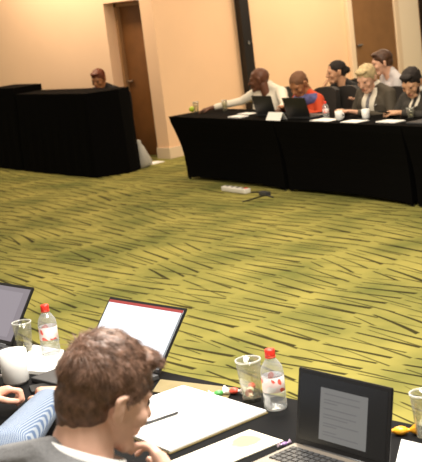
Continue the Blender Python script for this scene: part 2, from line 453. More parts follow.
# ------------------------------------------------------------------ power strip and cable
t = thing('power_strip', 'white power strip on the carpet before the far tables', 'power strip', (-8.62, 8.45, 0), R(-12)); t.scale = (1.15, 1.15, 1.15)
box('housing', (0, 0, .025), (.38, .07, .045), M['strip'], t, bevel=.012)
for k in range(4): lathe('socket', [(.018, 0), (.018, .003)], M['greyp'], t, (-.13+.085*k, 0, .0475), 12)
box('switch', (.165, 0, .05), (.02, .03, .006), M['red'], t)
pts = []
for i in range(28):
    a = i/27; pts.append((-8.42+.45*a+.03*math.sin(a*9), 8.45-.0*a+.06*math.sin(a*5.0)-.10*a, .008))
tag(tube('power_cable', pts, .009, M['blackp']), 'black cable trailing over the carpet from the white power strip', 'cable')
box_ = tag(box('power_adapter', (0, 0, .02), (.13, .06, .04), M['greyp'], bevel=.008), 'dark power adapter on the carpet at the foot of the table joint', 'adapter'); box_.location = (-8.15, 8.38, 0); box_.rotation_euler = (0, 0, -.2)
pts = [(-8.12+.01*math.sin(i), 8.42-.035*i+.012*math.sin(i*.8), .008) for i in range(12)]
tag(tube('thin_cable', pts, .006, M['blackp']), 'thin dark cable running over the carpet towards the viewer', 'cable')

# ------------------------------------------------------------------ chairs
def conference_chair(loc, rz, label, group='black conference chairs'):
    t = thing('conference_chair', label, 'chair', loc, rz, group)
    box('seat', (0, 0, .38), (.46, .44, .07), M['chair'], t, bevel=.025)
    bm = bmesh.new()
    n = 10
    def P(i, j, f):
        x = (i/n-.5)*.42*(1-.12*(j/n)**3); z = .50+.40*j/n; y = -.245-.05*(j/n)-.03*math.cos((i/n-.5)*PI)*1+f
        zc = z-.03*((i/n-.5)*2)**4*(j/n)**2
        return (x, y, zc)
    A = [[bm.verts.new(P(i, j, .03)) for i in range(n+1)] for j in range(n+1)]; B = [[bm.verts.new(P(i, j, -.03)) for i in range(n+1)] for j in range(n+1)]
    for j in range(n):
        for i in range(n):
            bm.faces.new((A[j][i], A[j][i+1], A[j+1][i+1], A[j+1][i])); bm.faces.new((B[j][i], B[j+1][i], B[j+1][i+1], B[j][i+1]))
        bm.faces.new((A[j][0], A[j+1][0], B[j+1][0], B[j][0])); bm.faces.new((A[j][n], B[j][n], B[j+1][n], A[j+1][n]))
        bm.faces.new((A[0][j], B[0][j], B[0][j+1], A[0][j+1])); bm.faces.new((A[n][j], A[n][j+1], B[n][j+1], B[n][j]))
    from_bm('backrest', bm, M['chair'], t, False)
    for sx in (-1, 1):
        tube('leg', [(sx*.2, .19, 0), (sx*.2, .17, .36)], .012, M['greyp'], t)
        tube('leg', [(sx*.2, -.22, 0), (sx*.2, -.19, .36), (sx*.19, -.255, .6)], .012, M['greyp'], t)
    return t

# ------------------------------------------------------------------ people
def skin(name, c): return mat(name, c, .5, noise=.06, nscale=25)
def head_prims(mtx, k=1.0, jaw=1.0, nose=1.0):
    E = lambda c, r, rot=None: ell(c, r, rot)
    pr = [E((0, -.012, .03), (.074, .094, .083)), E((0, .02, .0), (.066, .072, .08)), E((0, .028, -.05), (.054*jaw, .055, .055)),
          cap((-.028*jaw, .055, -.085), (.028*jaw, .055, -.085), .02), E((0, .070, -.092), (.022, .02, .018)),
          cap((0, .088, .008), (0, .106*nose, -.026), .008, .012), cap((-.013, .095, -.028), (.013, .095, -.028), .007),
          cap((-.045, .066, .022), (-.012, .080, .024), .010), cap((.045, .066, .022), (.012, .080, .024), .010),
          cap((-.016, .083, -.053), (.016, .083, -.053), .008), cap((-.014, .081, -.064), (.014, .081, -.064), .008),
          E((-.042, .058, -.025), (.022, .022, .024)), E((.042, .058, -.025), (.022, .022, .024)),
          cap((0, -.03, -.05), (0, -.045, -.14), .052)]
    for s in (-1, 1):
        rot = Euler((R(-8), 0, R(s*20))).to_matrix()
        pr += [E((s*.077, -.012, -.008), (.008, .018, .030), rot), cap((s*.083, -.024, .012), (s*.079, -.004, .020), .006),
               cap((s*.083, -.026, .008), (s*.081, -.020, -.022), .006), cap((s*.077, -.010, -.034), (s*.076, -.006, -.028), .007)]
    pr = [[p*k for p in q] for q in pr]
    return xf(pr, mtx)
def hand_prims(wr, d, nrm, size=1.0, curl=.5, side=1, spread=.12):
    """wrist point, direction of the fingers, back-of-hand normal; side: which way the thumb lies"""
    d = Vector(d).normalized(); nrm = Vector(nrm); nrm = (nrm-d*nrm.dot(d)).normalized(); s = d.cross(nrm).normalized()*side
    wr = Vector(wr); k = size; pr = []
    pa = wr+d*.085*k
    pr.append(ball(wr, .024*k)+ball(wr+s*.012*k, .02*k)+ball(pa+s*.030*k, .0125*k)+ball(pa-s*.030*k, .0125*k)+ball(wr+d*.03*k+s*.025*k-nrm*.006*k, .016*k))
    lens = [.072, .080, .074, .058]
    for i, ln in enumerate(lens):
        o = (1.5-i)*.0205*k; a = pa+s*o; dd = (d+s*(1.5-i)*spread).normalized(); r = (.0095-.0006*i)*k
        ang = curl*.35
        for seg, fr in enumerate((.45, .32, .26)):
            b_ = a+(dd*math.cos(ang)-nrm*math.sin(ang))*ln*fr*k
            pr.append(cap(a, b_, r, r*.92)); a = b_; r *= .92; ang += curl*.9
    a = wr+d*.025*k+s*.028*k-nrm*.008*k
    b_ = a+(d*.75+s*.75-nrm*.2).normalized()*.036*k; c = b_+(d*1.0+s*.25-nrm*.25*curl*2).normalized()*.03*k; e = c+(d*1.0-s*.1*curl-nrm*.3*curl).normalized()*.024*k
    pr += [cap(a, b_, .0135*k, .0115*k), cap(b_, c, .0112*k, .010*k), cap(c, e, .010*k, .0085*k)]
    return pr
def rot_head(yaw, pitch, rollv=0): return (Matrix.Rotation(yaw, 4, 'Z') @ Matrix.Rotation(-pitch, 4, 'X') @ Matrix.Rotation(rollv, 4, 'Y'))
def person(label, loc, rz, skin_m, top_m, hc=(0, .12, 1.05), yaw=0, pitch=.35, rollv=0, hk=1.13, arms=None, hair=None, hair_m=None,
           sleeve=1.0, voxel=.0085, collar_m=None, pants_m=None, jaw=1.0, cat='person', hands=(.5, .5), shoulder=.85, group=None, fing=None, build=1.0, bare=None):
    t = thing('person', label, cat, loc, rz, group)
    hc = Vector(hc); sh = shoulder
    HM = Matrix.Translation(hc) @ rot_head(yaw, pitch, rollv)
    nb = Vector((hc.x*.5, hc.y-.075, sh+.055))
    neck_top = HM @ Vector((0, -.03, -.06)); 
    body = head_prims(HM, hk, jaw)
    body.append(cap(neck_top, nb, .05, .06))
    cy = nb.y-.02
    hipz = .47
    tors = [ball((-.16*build, cy, sh-.01), .05)+ball((.16*build, cy, sh-.01), .05)+ball((-.10*build, cy-.01, sh-.13), .095*build)+ball((.10*build, cy-.01, sh-.13), .095*build),
            ball((-.09*build, cy-.01, sh-.13), .10*build)+ball((.09*build, cy-.01, sh-.13), .10*build)+ball((-.085*build, cy*.4-.02, sh-.28), .10*build)+ball((.085*build, cy*.4-.02, sh-.28), .10*build)+ball((-.10, 0, hipz+.03), .095)+ball((.10, 0, hipz+.03), .095)]
    trap = [ball((0, cy, sh+.05), .05)+ball((-.15*build, cy, sh+.0), .045)+ball((.15*build, cy, sh+.0), .045)]
    body += tors
    legs = []
    for s in (-1, 1):
        legs += [cap((s*.09, 0, hipz), (s*.12, .40, .46), .075, .055), cap((s*.12, .40, .46), (s*.12, .36, .10), .052, .038)]
        body.append(cap((s*.12, .38, .3), (s*.12, .36, .09), .03, .03))
    if arms is None: arms = {}
    cl = []
    for s, key in ((-1, 'L'), (1, 'R')):       # local +Y is forward: the person's right is +X
        el, wr = arms.get(key, ((s*.26, .08, sh-.27), (s*.12, .34, .76)))
        so = Vector((s*.175*build, cy, sh-.02)); el = Vector(el); wr = Vector(wr)
        body += [cap(so, el, .04, .034), cap(el, wr, .034, .024)]
        fd = fing.get(key) if fing else None
        dirv = fd[0] if fd else (wr-el); nr = fd[1] if fd else (0, 0, 1)
        body += hand_prims(wr, dirv, nr, .95, hands[0 if s < 0 else 1], -s if True else s)
        cl += [cap(so, el, .055*build, .046), cap(el, el.lerp(wr, .9*sleeve), .046, .034)]
    blob('body', body, skin_m, t, voxel, 2)
    top = tors+trap
    grow = []
    for pr in top:
        c = sum(pr, Vector())/len(pr); grow.append([c+(p-c)*1.07+Vector((0, 0, 0)) for p in pr])
    top_o = blob('top', grow+cl, top_m, t, voxel, 3)
    if collar_m:
        blob('collar', [cap((-.035, nb.y-.01, nb.z+.015), (.035, nb.y-.01, nb.z+.015), .045)], collar_m, t, voxel, 2)
    blob('trousers', legs+[cap((-.1, 0, hipz), (.1, 0, hipz), .108)], pants_m or M['chair'], t, .012, 2)
    for s in (-1, 1):
        blob('shoe', [cap((s*.12, .34, .045), (s*.125, .50, .035), .044, .034)], M['blackp'], t, .009, 2)
    for s in (-1, 1):
        bm = bmesh.new(); bmesh.ops.create_uvsphere(bm, u_segments=10, v_segments=8, radius=.0105)
        for v in bm.verts: v.co = HM @ ((v.co+Vector((s*.030, .0745, .004)))*hk)
        from_bm('eye', bm, M['eye'], t, True)
    bm = bmesh.new(); bmesh.ops.create_uvsphere(bm, u_segments=10, v_segments=8, radius=1)
    for v in bm.verts: v.co = HM @ ((Vector((v.co.x*.021, v.co.y*.006, v.co.z*.0045))+Vector((0, .0885, -.059)))*hk)
    from_bm('mouth', bm, M['mouth'], t, True)
    if hair:
        blob('hair', xf([[p*hk for p in q] for q in hair], HM), hair_m, t, .007, 2)
    return t, top_o, HM
SHORT = [ell((0, -.018, .044), (.082, .096, .079)), ell((0, -.05, .0), (.068, .056, .062)), ell((0, .045, .088), (.06, .04, .022)),
         ell((-.07, -.01, .02), (.012, .03, .04)), ell((.07, -.01, .02), (.012, .03, .04))]
CROP = [ell((0, -.016, .036), (.078, .096, .080)), ell((0, -.055, -.005), (.06, .05, .06))]
PULLED = [ell((0, -.02, .040), (.083, .096, .080)), ell((0, -.055, .0), (.068, .055, .07)), ell((0, -.115, .0), (.035, .035, .038))]
FR = R(180)+TH
def loc_of(root_u, root_o, target):            # world point -> person-local
    r = far(root_u, root_o); mt = Matrix.Translation(r) @ Matrix.Rotation(FR, 4, 'Z'); return mt.inverted() @ Vector(target)
DK = skin('dark_brown_skin', (.12, .042, .018)); BR = skin('brown_skin', (.34, .145, .06)); TAN = skin('tan_skin', (.56, .30, .17)); LT = skin('light_skin', (.68, .38, .25)); PK = skin('fair_skin', (.72, .44, .33))
shirt_w = mat('white_shirt', (.80, .73, .60), .8); suit_g = mat('olive_grey_suit', (.065, .052, .035), .8, noise=.1, nscale=60); suit_d = mat('charcoal_suit', (.035, .03, .024), .8)
hair_g = mat('blond_grey_hair', (.50, .38, .20), .6, noise=.3, nscale=40); hair_d = mat('black_hair', (.014, .009, .007), .75); hair_b = mat('brown_hair', (.07, .03, .014), .5, noise=.3, nscale=50)
red_j = mat('red_orange_jacket', (.55, .06, .015), .8); blue_s = mat('blue_scarf', (.09, .09, .22), .8, noise=.3, nscale=30); blk = mat('black_top', (.012, .011, .011), .8)
blue_w = mat('pale_blue_shirt', (.55, .52, .52), .8)
# 1 man in white, head turned away, right arm along the table
u, o_ = .89, .68
hr = loc_of(u, o_, far(.36, .30, .765)); hl = loc_of(u, o_, far(1.62, .34, .765)); er = loc_of(u, o_, far(.52, .62, .80)); el = loc_of(u, o_, far(1.42, .55, .78))
t, top, HM = person('bald man in white shirt leaning sideways, arm stretched along far table', far(u, o_), FR, DK, shirt_w, hc=(0.03, .03, 1.03), yaw=R(-48), pitch=.1,
    arms={'R': (er, hr), 'L': (el, hl)}, collar_m=shirt_w, build=1.25, hk=1.15, jaw=1.05, shoulder=.90, sleeve=.92)
# 2 bald person with blue scarf and red jacket
u, o_ = 1.77, .66
t, top, HM = person('close-cropped person in red jacket and blue scarf looking down at laptop', far(u, o_), FR, BR, red_j, hc=(.0, .16, 1.0), yaw=R(10), pitch=.55,
    arms={'R': ((.24, .10, .68), (.10, .30, .775)), 'L': ((-.27, .12, .66), (-.14, .32, .775))}, hair=CROP, hair_m=mat('shaved_hair', (.16, .07, .03), .7), shoulder=.85, build=1.05)
blob('scarf', [cap((-.16, .08, .84), (.02, .16, .83), .062), cap((.02, .16, .83), (.16, .07, .83), .06), cap((.0, .17, .81), (.11, .22, .68), .06, .05)], blue_s, t, .009, 3)
# 3 woman behind, hand at the chin
u, o_ = 1.38, 1.42
hd = loc_of(u, o_, far(1.32, 1.19, .88))
t, top, HM = person('woman in black with dark pulled-back hair resting chin on hand', far(u, o_), FR, TAN, blk, hc=(.0, .12, 1.02), yaw=R(-22), pitch=.08,
    arms={'R': ((.22, .30, .66), (.10, .24, .83)), 'L': ((-.24, .12, .62), (-.02, .30, .66))}, hair=PULLED, hair_m=hair_d, shoulder=.85, build=1.0,
    fing={'R': ((-.35, -.2, 1), (0.5, .8, .2)), 'L': ((.6, .6, .1), (0, 0, 1))}, hk=1.08)
# 4 older man in suit
u, o_ = 2.76, .70
t, top, HM = person('older grey-blond man in dark suit, white shirt and striped tie, looking down', far(u, o_), FR, LT, suit_g, hc=(0, .13, 1.045), yaw=R(14), pitch=.42,
    arms={'R': ((.28, .10, .67), (.10, .38, .765)), 'L': ((-.28, .10, .67), (-.12, .40, .765))}, hair=SHORT, hair_m=hair_g, shoulder=.91, build=1.15, collar_m=shirt_w)
sf = decal('shirt_front', top, [(.95, -.08, .08), (.84, -.095, .095), (.68, -.07, .07), (.60, -.015, .015)], shirt_w, t)
decal('tie', top, [(.94, -.018, .018), (.90, -.015, .015), (.72, -.024, .024), (.60, -.020, .020)], stripes('striped_tie', (.03, .03, .05), (.35, .33, .33), 18, (0, R(45), 0)), t, off=.012)
decal('badge', top, [(.80, -.125, -.105), (.785, -.125, -.105)], M['chrome'], t, off=.009, sub=2, nx=2)
# 5 man behind in pale shirt, turned left
u, o_ = 2.10, 1.46
t, top, HM = person('brown-haired man in pale blue shirt sitting behind the suited men', far(u, o_), FR+R(-22), LT, blue_w, hc=(0, .10, 1.10), yaw=R(-10), pitch=.15, hair=SHORT, hair_m=hair_b, shoulder=.94, collar_m=blue_w, build=1.15)
# 6 bearded man with phone
u, o_ = 3.43, .68
hdk = loc_of(u, o_, far(3.42, .27, .79))
t, top, HM = person('bearded man in charcoal suit looking down at phone in both hands', far(u, o_), FR, TAN, suit_d, hc=(0, .15, 1.01), yaw=R(16), pitch=.55,
    arms={'R': ((.27, .14, .70), (hdk.x+.08, hdk.y-.05, .765)), 'L': ((-.28, .14, .70), (hdk.x-.05, hdk.y-.06, .765))}, hair=SHORT, hair_m=hair_d, shoulder=.87, build=1.15, collar_m=shirt_w,
    fing={'R': ((-.5, .8, .1), (.4, 0, .9)), 'L': ((.5, .8, .1), (-.4, 0, .9))})
decal('shirt_front', top, [(.91, -.045, .045), (.80, -.055, .055), (.66, -.035, .035), (.60, -.01, .01)], shirt_w, t)
decal('tie', top, [(.90, -.016, .016), (.70, -.022, .022), (.61, -.014, .014)], M['dark'], t, off=.012)
beard = [ell((0, .035, -.082), (.060, .055, .040)), cap((-.055, .03, -.04), (-.05, .045, -.075), .018), cap((.055, .03, -.04), (.05, .045, -.075), .018), cap((-.022, .086, -.045), (.022, .086, -.045), .0075)]
blob('beard', xf(beard, HM), hair_d, t, .006, 2)
ph = tag(box('phone', (0, 0, 0), (.075, .15, .009), M['blackp'], bevel=.003), 'dark mobile phone held in the bearded man\'s hands', 'phone')
q = Matrix.Translation(far(u, o_)) @ Matrix.Rotation(FR, 4, 'Z') @ Vector((hdk.x+.015, hdk.y+.07, .79)); ph.location = q; ph.rotation_euler = (R(15), 0, FR)
# 7 person behind the draped desk
t, top, HM = person('person with reddish-brown hair seated behind the black draped desk', (-12.22, 9.80, 0), R(190), BR, blk, hc=(0, .06, 1.10), yaw=R(10), pitch=.35, hair=SHORT, hair_m=mat('reddish_hair', (.12, .03, .012), .5), shoulder=.95, hk=1.12, build=1.05,
    arms={'R': ((.22, .0, .62), (.10, .16, .62)), 'L': ((-.22, .0, .62), (-.10, .16, .62))})
# chairs of the far side
for lb, u, o_, dz in (('under the bald man in white', .86, .72, 0), ('under the person in the red jacket', 1.55, .72, 0), ('under the older suited man', 2.60, .74, 0), ('under the bearded man', 3.24, .72, 0),
                  ('under the woman in black', 1.28, 1.42, 0), ('under the man in the pale blue shirt', 1.95, 1.44, 0)):
    conference_chair(far(u, o_), FR, 'black conference chair '+lb)
conference_chair(far(1.80, .80), FR, 'empty black conference chair before the woman in black, right of the red jacket', None)
conference_chair((-12.22, 9.80, 0), R(190), 'black conference chair behind the draped desk', None)

# ------------------------------------------------------------------ objects on the far table
def tumbler(loc, label, h=.11, r=.034, group=None, name='drinking_glass', full=0):
    t = thing(name, label, 'glass', loc, 0, group)
    lathe('glass_wall', [(r*.72, 0), (r*.86, h*.5), (r, h), (r-.0022, h), (r*.86-.0025, h*.5), (r*.72-.003, .012), (.001, .010), (.001, 0)], M['glass'], t, closed=True)
    lathe('rim', [(r-.0025, h-.004), (r+.0012, h-.004), (r+.0012, h+.001), (r-.0025, h+.001)], M['rim'], t, closed=True)
    if full: lathe('water', [(.001, .0125), (r*.72-.004, .0125), (r*.86-.0035, h*.5), (r*.86-.0033, h*.55), (.001, h*.55)], M['water'], t)
    return t
def bottle(loc, label, k=1.0, group=None, rz=0):
    t = thing('water_bottle', label, 'bottle', loc, rz, group)
    lathe('bottle_body', [(.001, .006), (.018*k, .002), (.035*k, 0), (.0375*k, .008), (.0375*k, .03*k), (.035*k, .036*k), (.0375*k, .043*k), (.0375*k, .06*k), (.036*k, .062*k), (.036*k, .112*k), (.0375*k, .114*k), (.0375*k, .12*k), (.034*k, .14*k), (.022*k, .160*k), (.0135*k, .170*k), (.0135*k, .182*k), (.001, .182*k)], M['water'], t)
    lb = lathe('label', [(.0365*k, .062*k), (.0372*k, .063*k), (.0372*k, .111*k), (.0365*k, .112*k)], M['label'], t, closed=True)
    lathe('cap', [(.001, .178*k), (.0165*k, .178*k), (.0168*k, .18*k), (.0168*k, .196*k), (.0155*k, .199*k), (.001, .199*k)], M['red'], t)
    lathe('neck_ring', [(.0138*k, .172*k), (.0172*k, .172*k), (.0172*k, .176*k), (.0138*k, .176*k)], M['red'], t, closed=True)
    return t
def label_mat():
    mt = bpy.data.materials.new('bottle_label'); mt.use_nodes = True; nt = mt.node_tree; b = nt.nodes['Principled BSDF']
    tc = nt.nodes.new('ShaderNodeTexCoord'); s = nt.nodes.new('ShaderNodeTexNoise'); s.inputs['Scale'].default_value = 28; s.inputs['Detail'].default_value = 1
    r = nt.nodes.new('ShaderNodeValToRGB'); r.color_ramp.interpolation = 'CONSTANT'
    e = r.color_ramp.elements; e[0].color = (.78, .12, .09, 1); e[1].position = .42; e[1].color = (.88, .72, .70, 1); n = e.new(.56); n.color = (.85, .84, .83, 1)
    nt.links.new(tc.outputs['Object'], s.inputs[0]); nt.links.new(s.outputs['Fac'], r.inputs[0]); nt.links.new(r.outputs[0], b.inputs['Base Color']); b.inputs['Roughness'].default_value = .5
    return mt
M['label'] = label_mat()
def mug(loc, rz, label, k=1.0, group=None, cat='mug'):
    t = thing('mug', label, cat, loc, rz, group)
    lathe('cup_wall', [(.030*k, 0), (.038*k, .01*k), (.041*k, .05*k), (.042*k, .1*k), (.038*k, .1*k), (.037*k, .05*k), (.033*k, .012*k), (.001, .010*k), (.001, 0)], M['ceramic'], t, closed=True)
    tube('handle', [(.040*k, 0, .082*k), (.058*k, 0, .082*k), (.070*k, 0, .066*k), (.070*k, 0, .042*k), (.058*k, 0, .026*k), (.038*k, 0, .024*k)], .0055*k, M['ceramic'], t)
    return t
def laptop(loc, rz, tilt, W, Hh, label, screen, D=.235, extra=None, deck=None):
    """loc = middle of the hinge; user sits on local -Y; lid leans to +Y"""
    t = thing('laptop', label, 'laptop', loc, rz)
    b = box('base', (0, -D/2, .010), (W, D, .018), deck or M['greyp'], t, bevel=.004)
    bm = bmesh.new()
    for j in range(5):
        for i in range(14): add_box(bm, (-W*.42+W*.84*i/13, -.035-.019*j, .0205), (W*.052, .015, .003))
    from_bm('keyboard', bm, M['keys'], b)
    box('touchpad', (0, -D+.055, .0195), (.10, .06, .002), M['keys'], b)
    rot = Matrix.Rotation(-tilt, 3, 'X')
    lid = prism('lid', [(-W/2, 0), (W/2, 0), (W/2, Hh), (-W/2, Hh)], -.004, .004, M['blackp'], t, bevel=.0025)
    lid.rotation_euler = (R(90)-tilt, 0, 0); lid.location = (0, .002, .018)
    # in lid space: x right, y up the lid, +z faces the user
    screen(lid, W, Hh)
    tube('hinge', [(-W*.4, 0, .016), (W*.4, 0, .016)], .006, M['greyp'], t)
    return t
def quad(name, x0, y0, x1, y1, z, m, parent, th=.0008):
    return prism(name, [(x0, y0), (x1, y0), (x1, y1), (x0, y1)], z-th, z, m, parent)
def off_screen(lid, W, Hh): quad('screen', -W/2+.012, .015, W/2-.012, Hh-.012, .0048, M['blackp'], lid)
laptop(far(1.60, .18, FT), FR, R(12), .34, .20, 'open black laptop before the bald man in white, seen from behind', off_screen)
laptop(far(2.26, .10, FT), FR+R(4), R(14), .34, .20, 'open black laptop before the person in the red jacket', off_screen)
# name cards / papers / cups
def tent(loc, rz, label, W=.24, h=.075, group='white name cards on the far tables'):
    bm = bmesh.new(); pts = [(-.045, 0), (0, h), (.045, 0), (.042, 0), (0, h-.005), (-.042, 0)]
    a = [bm.verts.new((-W/2, y, z)) for y, z in pts]; b_ = [bm.verts.new((W/2, y, z)) for y, z in pts]
    for i in range(6): bm.faces.new((a[i], a[(i+1) % 6], b_[(i+1) % 6], b_[i]))
    bm.faces.new((a[0], a[1], a[4], a[5])); bm.faces.new((a[1], a[2], a[3], a[4])); bm.faces.new((b_[0], b_[5], b_[4], b_[1])); bm.faces.new((b_[1], b_[4], b_[3], b_[2]))
    o = from_bm('name_card', bm, M['white']); o.location = loc; o.rotation_euler = (0, 0, rz); return tag(o, label, 'card', group)
tent(far(2.02, .0, FT), TH, 'white folded name card standing between the two black laptops', group=None)
def fsheet(name, u0, o0, u1, o1, label, cat='paper', m=None, th=.004, sk=0, z=0):
    p = [far(u0, o0), far(u1, o0+sk), far(u1, o1+sk), far(u0, o1)]
    return sheet(name, [(q.x, q.y) for q in p], FT+.0005+z, m or M['white'], label, cat, th=th)
fsheet('sheet_of_paper', 3.02, -.01, 3.26, .14, 'white paper at the front edge before the older man')
fsheet('sheet_of_paper', 2.55, .0, 2.84, .16, 'white paper before the red jacket, beside the small bottle')
fsheet('notebook', 1.15, .0, 1.36, .12, 'pale notebook on the far table before the bald man', 'notebook', th=.012)
fsheet('sheet_of_paper', 1.0, .22, 1.22, .34, 'white paper before the bald man in white')
fsheet('notepad', 3.45, .05, 3.70, .18, 'white notepad before the bearded man', 'notepad', th=.008)
fsheet('folder', 3.85, .05, 4.25, .3, 'dark folder at the right end of the far table', 'folder', m=M['greyp'], th=.012)
bottle(far(2.56, .20, FT), 'small water bottle with red label before the red jacket', .8)
mug(far(2.88, .10, FT), 0, 'white cup right of the red jacket on the far table', .85)
mug(far(3.12, .22, FT), 2, 'white cup before the older man in suit', .9)
tumbler(far(.14, .25, FT), 'drinking glass at the left end of the far table', .12)
tumbler(far(.50, .40, FT), 'drinking glass by the bald man\'s outstretched hand', .12)
tumbler(far(3.60, .33, FT), 'short drinking glass before the bearded man', .09)
bm = bmesh.new(); bmesh.ops.create_uvsphere(bm, u_segments=14, v_segments=10, radius=.032, matrix=Matrix.Diagonal((1.25, 1, 1, 1)))
for v in bm.verts:
    if abs(v.co.x) > .034: v.co.x *= 1.12
o = tag(from_bm('lime', bm, M['lime'], None, True), 'yellow-green lime at the left end of the far table', 'fruit'); o.location = far(.0, .28, FT+.031)

# ------------------------------------------------------------------ near table things
def emis(name, c, s=1.0): return mat(name, (.01, .01, .01), .4, emit=c, es=s)
def scr_doc(lid, W, Hh):
    s = quad('screen', -W/2+.012, .016, W/2-.012, Hh-.012, .0048, mat('dim_screen', (.008, .008, .008), .25, emit=(.010, .009, .008), es=1), lid)
    quad('document_page', -.080, .030, .092, Hh-.040, .0056, emis('page_glow', (.185, .18, .17)), s)
    bm = bmesh.new(); random.seed(3)
    y = Hh-.055
    while y > .045:
        ln = random.choice((.12, .13, .09, .05)); a = -.066
        for k in range(2):
            add_box(bm, (a+ln/2, y, .006), (ln, .0022, .0006)); break
        y -= random.choice((.007, .008, .016))
    from_bm('text_lines', bm, emis('text_grey', (.125, .12, .12)), s)
def scr_white(lid, W, Hh):
    s = quad('screen', -W/2+.009, .014, W/2-.009, Hh-.011, .0048, emis('white_screen', (.95, .97, 1.02), 1.25), lid)
    quad('toolbar', -W/2+.009, Hh-.021, W/2-.009, Hh-.0105, .0056, emis('red_toolbar', (.55, .07, .06)), s)
    quad('side_bar', W/2-.0145, .014, W/2-.009, Hh-.021, .0056, emis('grey_side', (.25, .27, .27)), s)
def scr_grey(lid, W, Hh):
    s = quad('screen', -W/2+.012, .016, W/2-.012, Hh-.012, .0048, emis('mauve_screen', (.27, .235, .26)), lid)
    quad('window_panel', -W/2+.02, .03, W/2-.05, Hh-.03, .0056, emis('mauve_panel', (.33, .29, .32)), s)
laptop((-2.025, 2.258, NT), R(-4), R(12), .343, .212, 'black laptop in the foreground showing a grey document page', scr_doc, deck=M['silver'])
laptop((-3.235, 2.50, NT), R(0), R(41), .42, .25, 'laptop with a white screen and red bar, beyond the man\'s head', scr_white)
laptop((-4.04, 2.47, NT), R(0), R(36), .37, .245, 'laptop with a mauve-grey screen cut by the left edge', scr_grey)
# pad with pen
def open_pad():
    t = thing('open_pad', 'large open white pad on the near table before the man', 'pad', (-2.62, 2.26, NT+.004), 0)
    pts = [(-2.93, 2.40), (-2.87, 2.49), (-2.46, 2.455), (-2.42, 2.37), (-2.47, 2.05), (-2.80, 2.10)]
    prism('pages', [(x+2.62, y-2.26) for x, y in [(-2.88, 2.478), (-2.462, 2.435), (-2.49, 2.06), (-2.93, 2.12)]], 0, .008, M['white'], t, bevel=.0015)
    prism('backing', [(x+2.62, y-2.26) for x, y in [(-2.883, 2.482), (-2.459, 2.438), (-2.487, 2.057), (-2.934, 2.117)]], -.003, -.0005, M['khaki'], t)
    return t
open_pad()
t = thing('pen', 'dark slim pen lying on the open white pad', 'pen', (-2.70, 2.215, NT+.017), math.atan2(.16, .03))
tube('barrel', [(-.085, 0, 0), (.06, 0, 0)], .0042, M['greyp'], t)
lathe('tip', [(.0005, 0), (.0035, .012)], M['chrome'], t, n=10).rotation_euler = (0, R(-90), 0); t.children[-1].location = (.073, 0, 0)
box('clip', (-.055, 0, .005), (.04, .002, .0015), M['chrome'], t)
sheet('folder', [(-3.02, 2.50), (-2.72, 2.555), (-2.66, 2.46), (-2.95, 2.40)], NT+.0004, M['khaki'], 'khaki folder under the far corner of the open pad', 'folder', th=.0026)
def map_mat():
    mt = bpy.data.materials.new('brochure_print'); mt.use_nodes = True; nt = mt.node_tree; b = nt.nodes['Principled BSDF']; N = nt.nodes; L = nt.links
    tc = N.new('ShaderNodeTexCoord'); v = N.new('ShaderNodeVectorMath'); v.operation = 'MULTIPLY'; v.inputs[1].default_value = (14, 14, 0)
    ad = N.new('ShaderNodeVectorMath'); ad.operation = 'ADD'; ad.inputs[1].default_value = (0, -1.5, 0)
    L.new(tc.outputs['Object'], v.inputs[0]); L.new(v.outputs[0], ad.inputs[0])
    ln = N.new('ShaderNodeVectorMath'); ln.operation = 'LENGTH'; L.new(ad.outputs[0], ln.inputs[0])
    nz = N.new('ShaderNodeTexNoise'); nz.inputs['Scale'].default_value = 35; L.new(tc.outputs['Object'], nz.inputs[0])
    s = N.new('ShaderNodeMath'); s.operation = 'MULTIPLY_ADD'; L.new(nz.outputs['Fac'], s.inputs[0]); s.inputs[1].default_value = .5; L.new(ln.outputs['Value'], s.inputs[2])
    r = N.new('ShaderNodeValToRGB'); r.color_ramp.elements[0].position = .78; r.color_ramp.elements[0].color = (.62, .36, .14, 1); r.color_ramp.elements[1].position = 1.0; r.color_ramp.elements[1].color = (.85, .78, .62, 1)
    L.new(s.outputs[0], r.inputs[0]); L.new(r.outputs[0], b.inputs['Base Color']); b.inputs['Roughness'].default_value = .5
    return mt
sheet('brochure', [(-2.41, 2.305), (-2.262, 2.290), (-2.30, 1.95), (-2.45, 1.96)], NT+.001, map_mat(), 'cream brochure with an orange-brown print left of the document laptop', 'brochure', th=.003)
sheet('sheet_of_paper', [(-1.975, 2.46), (-1.60, 2.455), (-1.60, 2.22), (-1.84, 2.24)], NT+.001, M['white'], 'white sheet at the right edge behind the document laptop', 'paper')
# left papers, mug
sheet('notebook', [(-3.80, 2.535), (-3.62, 2.545), (-3.40, 2.36), (-3.60, 2.30)], NT+.001, M['white'], 'cream notebook behind the white mug', 'notebook', th=.012)
mug((-3.49, 2.235, NT), R(215), 'white mug by the fist at the left edge of the near table', 1.2)
ph = tag(box('phone', (0, 0, .005), (.075, .15, .010), M['blackp'], bevel=.003), 'black phone lying between the white mug and the man\'s head', 'phone'); ph.location = (-3.33, 2.27, NT); ph.rotation_euler = (0, 0, -.5)
bottle((-3.63, 2.495, NT+.014), 'red-capped water bottle behind the white mug and cream notebook', .95, 'red-capped water bottles')
bottle((-2.47, 2.485, NT), 'red-capped water bottle between the open pad and document laptop', .95, 'red-capped water bottles', 1.2)
tumbler((-3.77, 2.475, NT), 'drinking glass left of the bottle behind the white mug', .125, .037)
tumbler((-2.585, 2.50, NT), 'drinking glass beside the bottle at the far corner of the pad', .135, .040)
tumbler((-1.93, 2.515, NT+.003), 'drinking glass at the right edge beyond the document laptop', .125, .038)
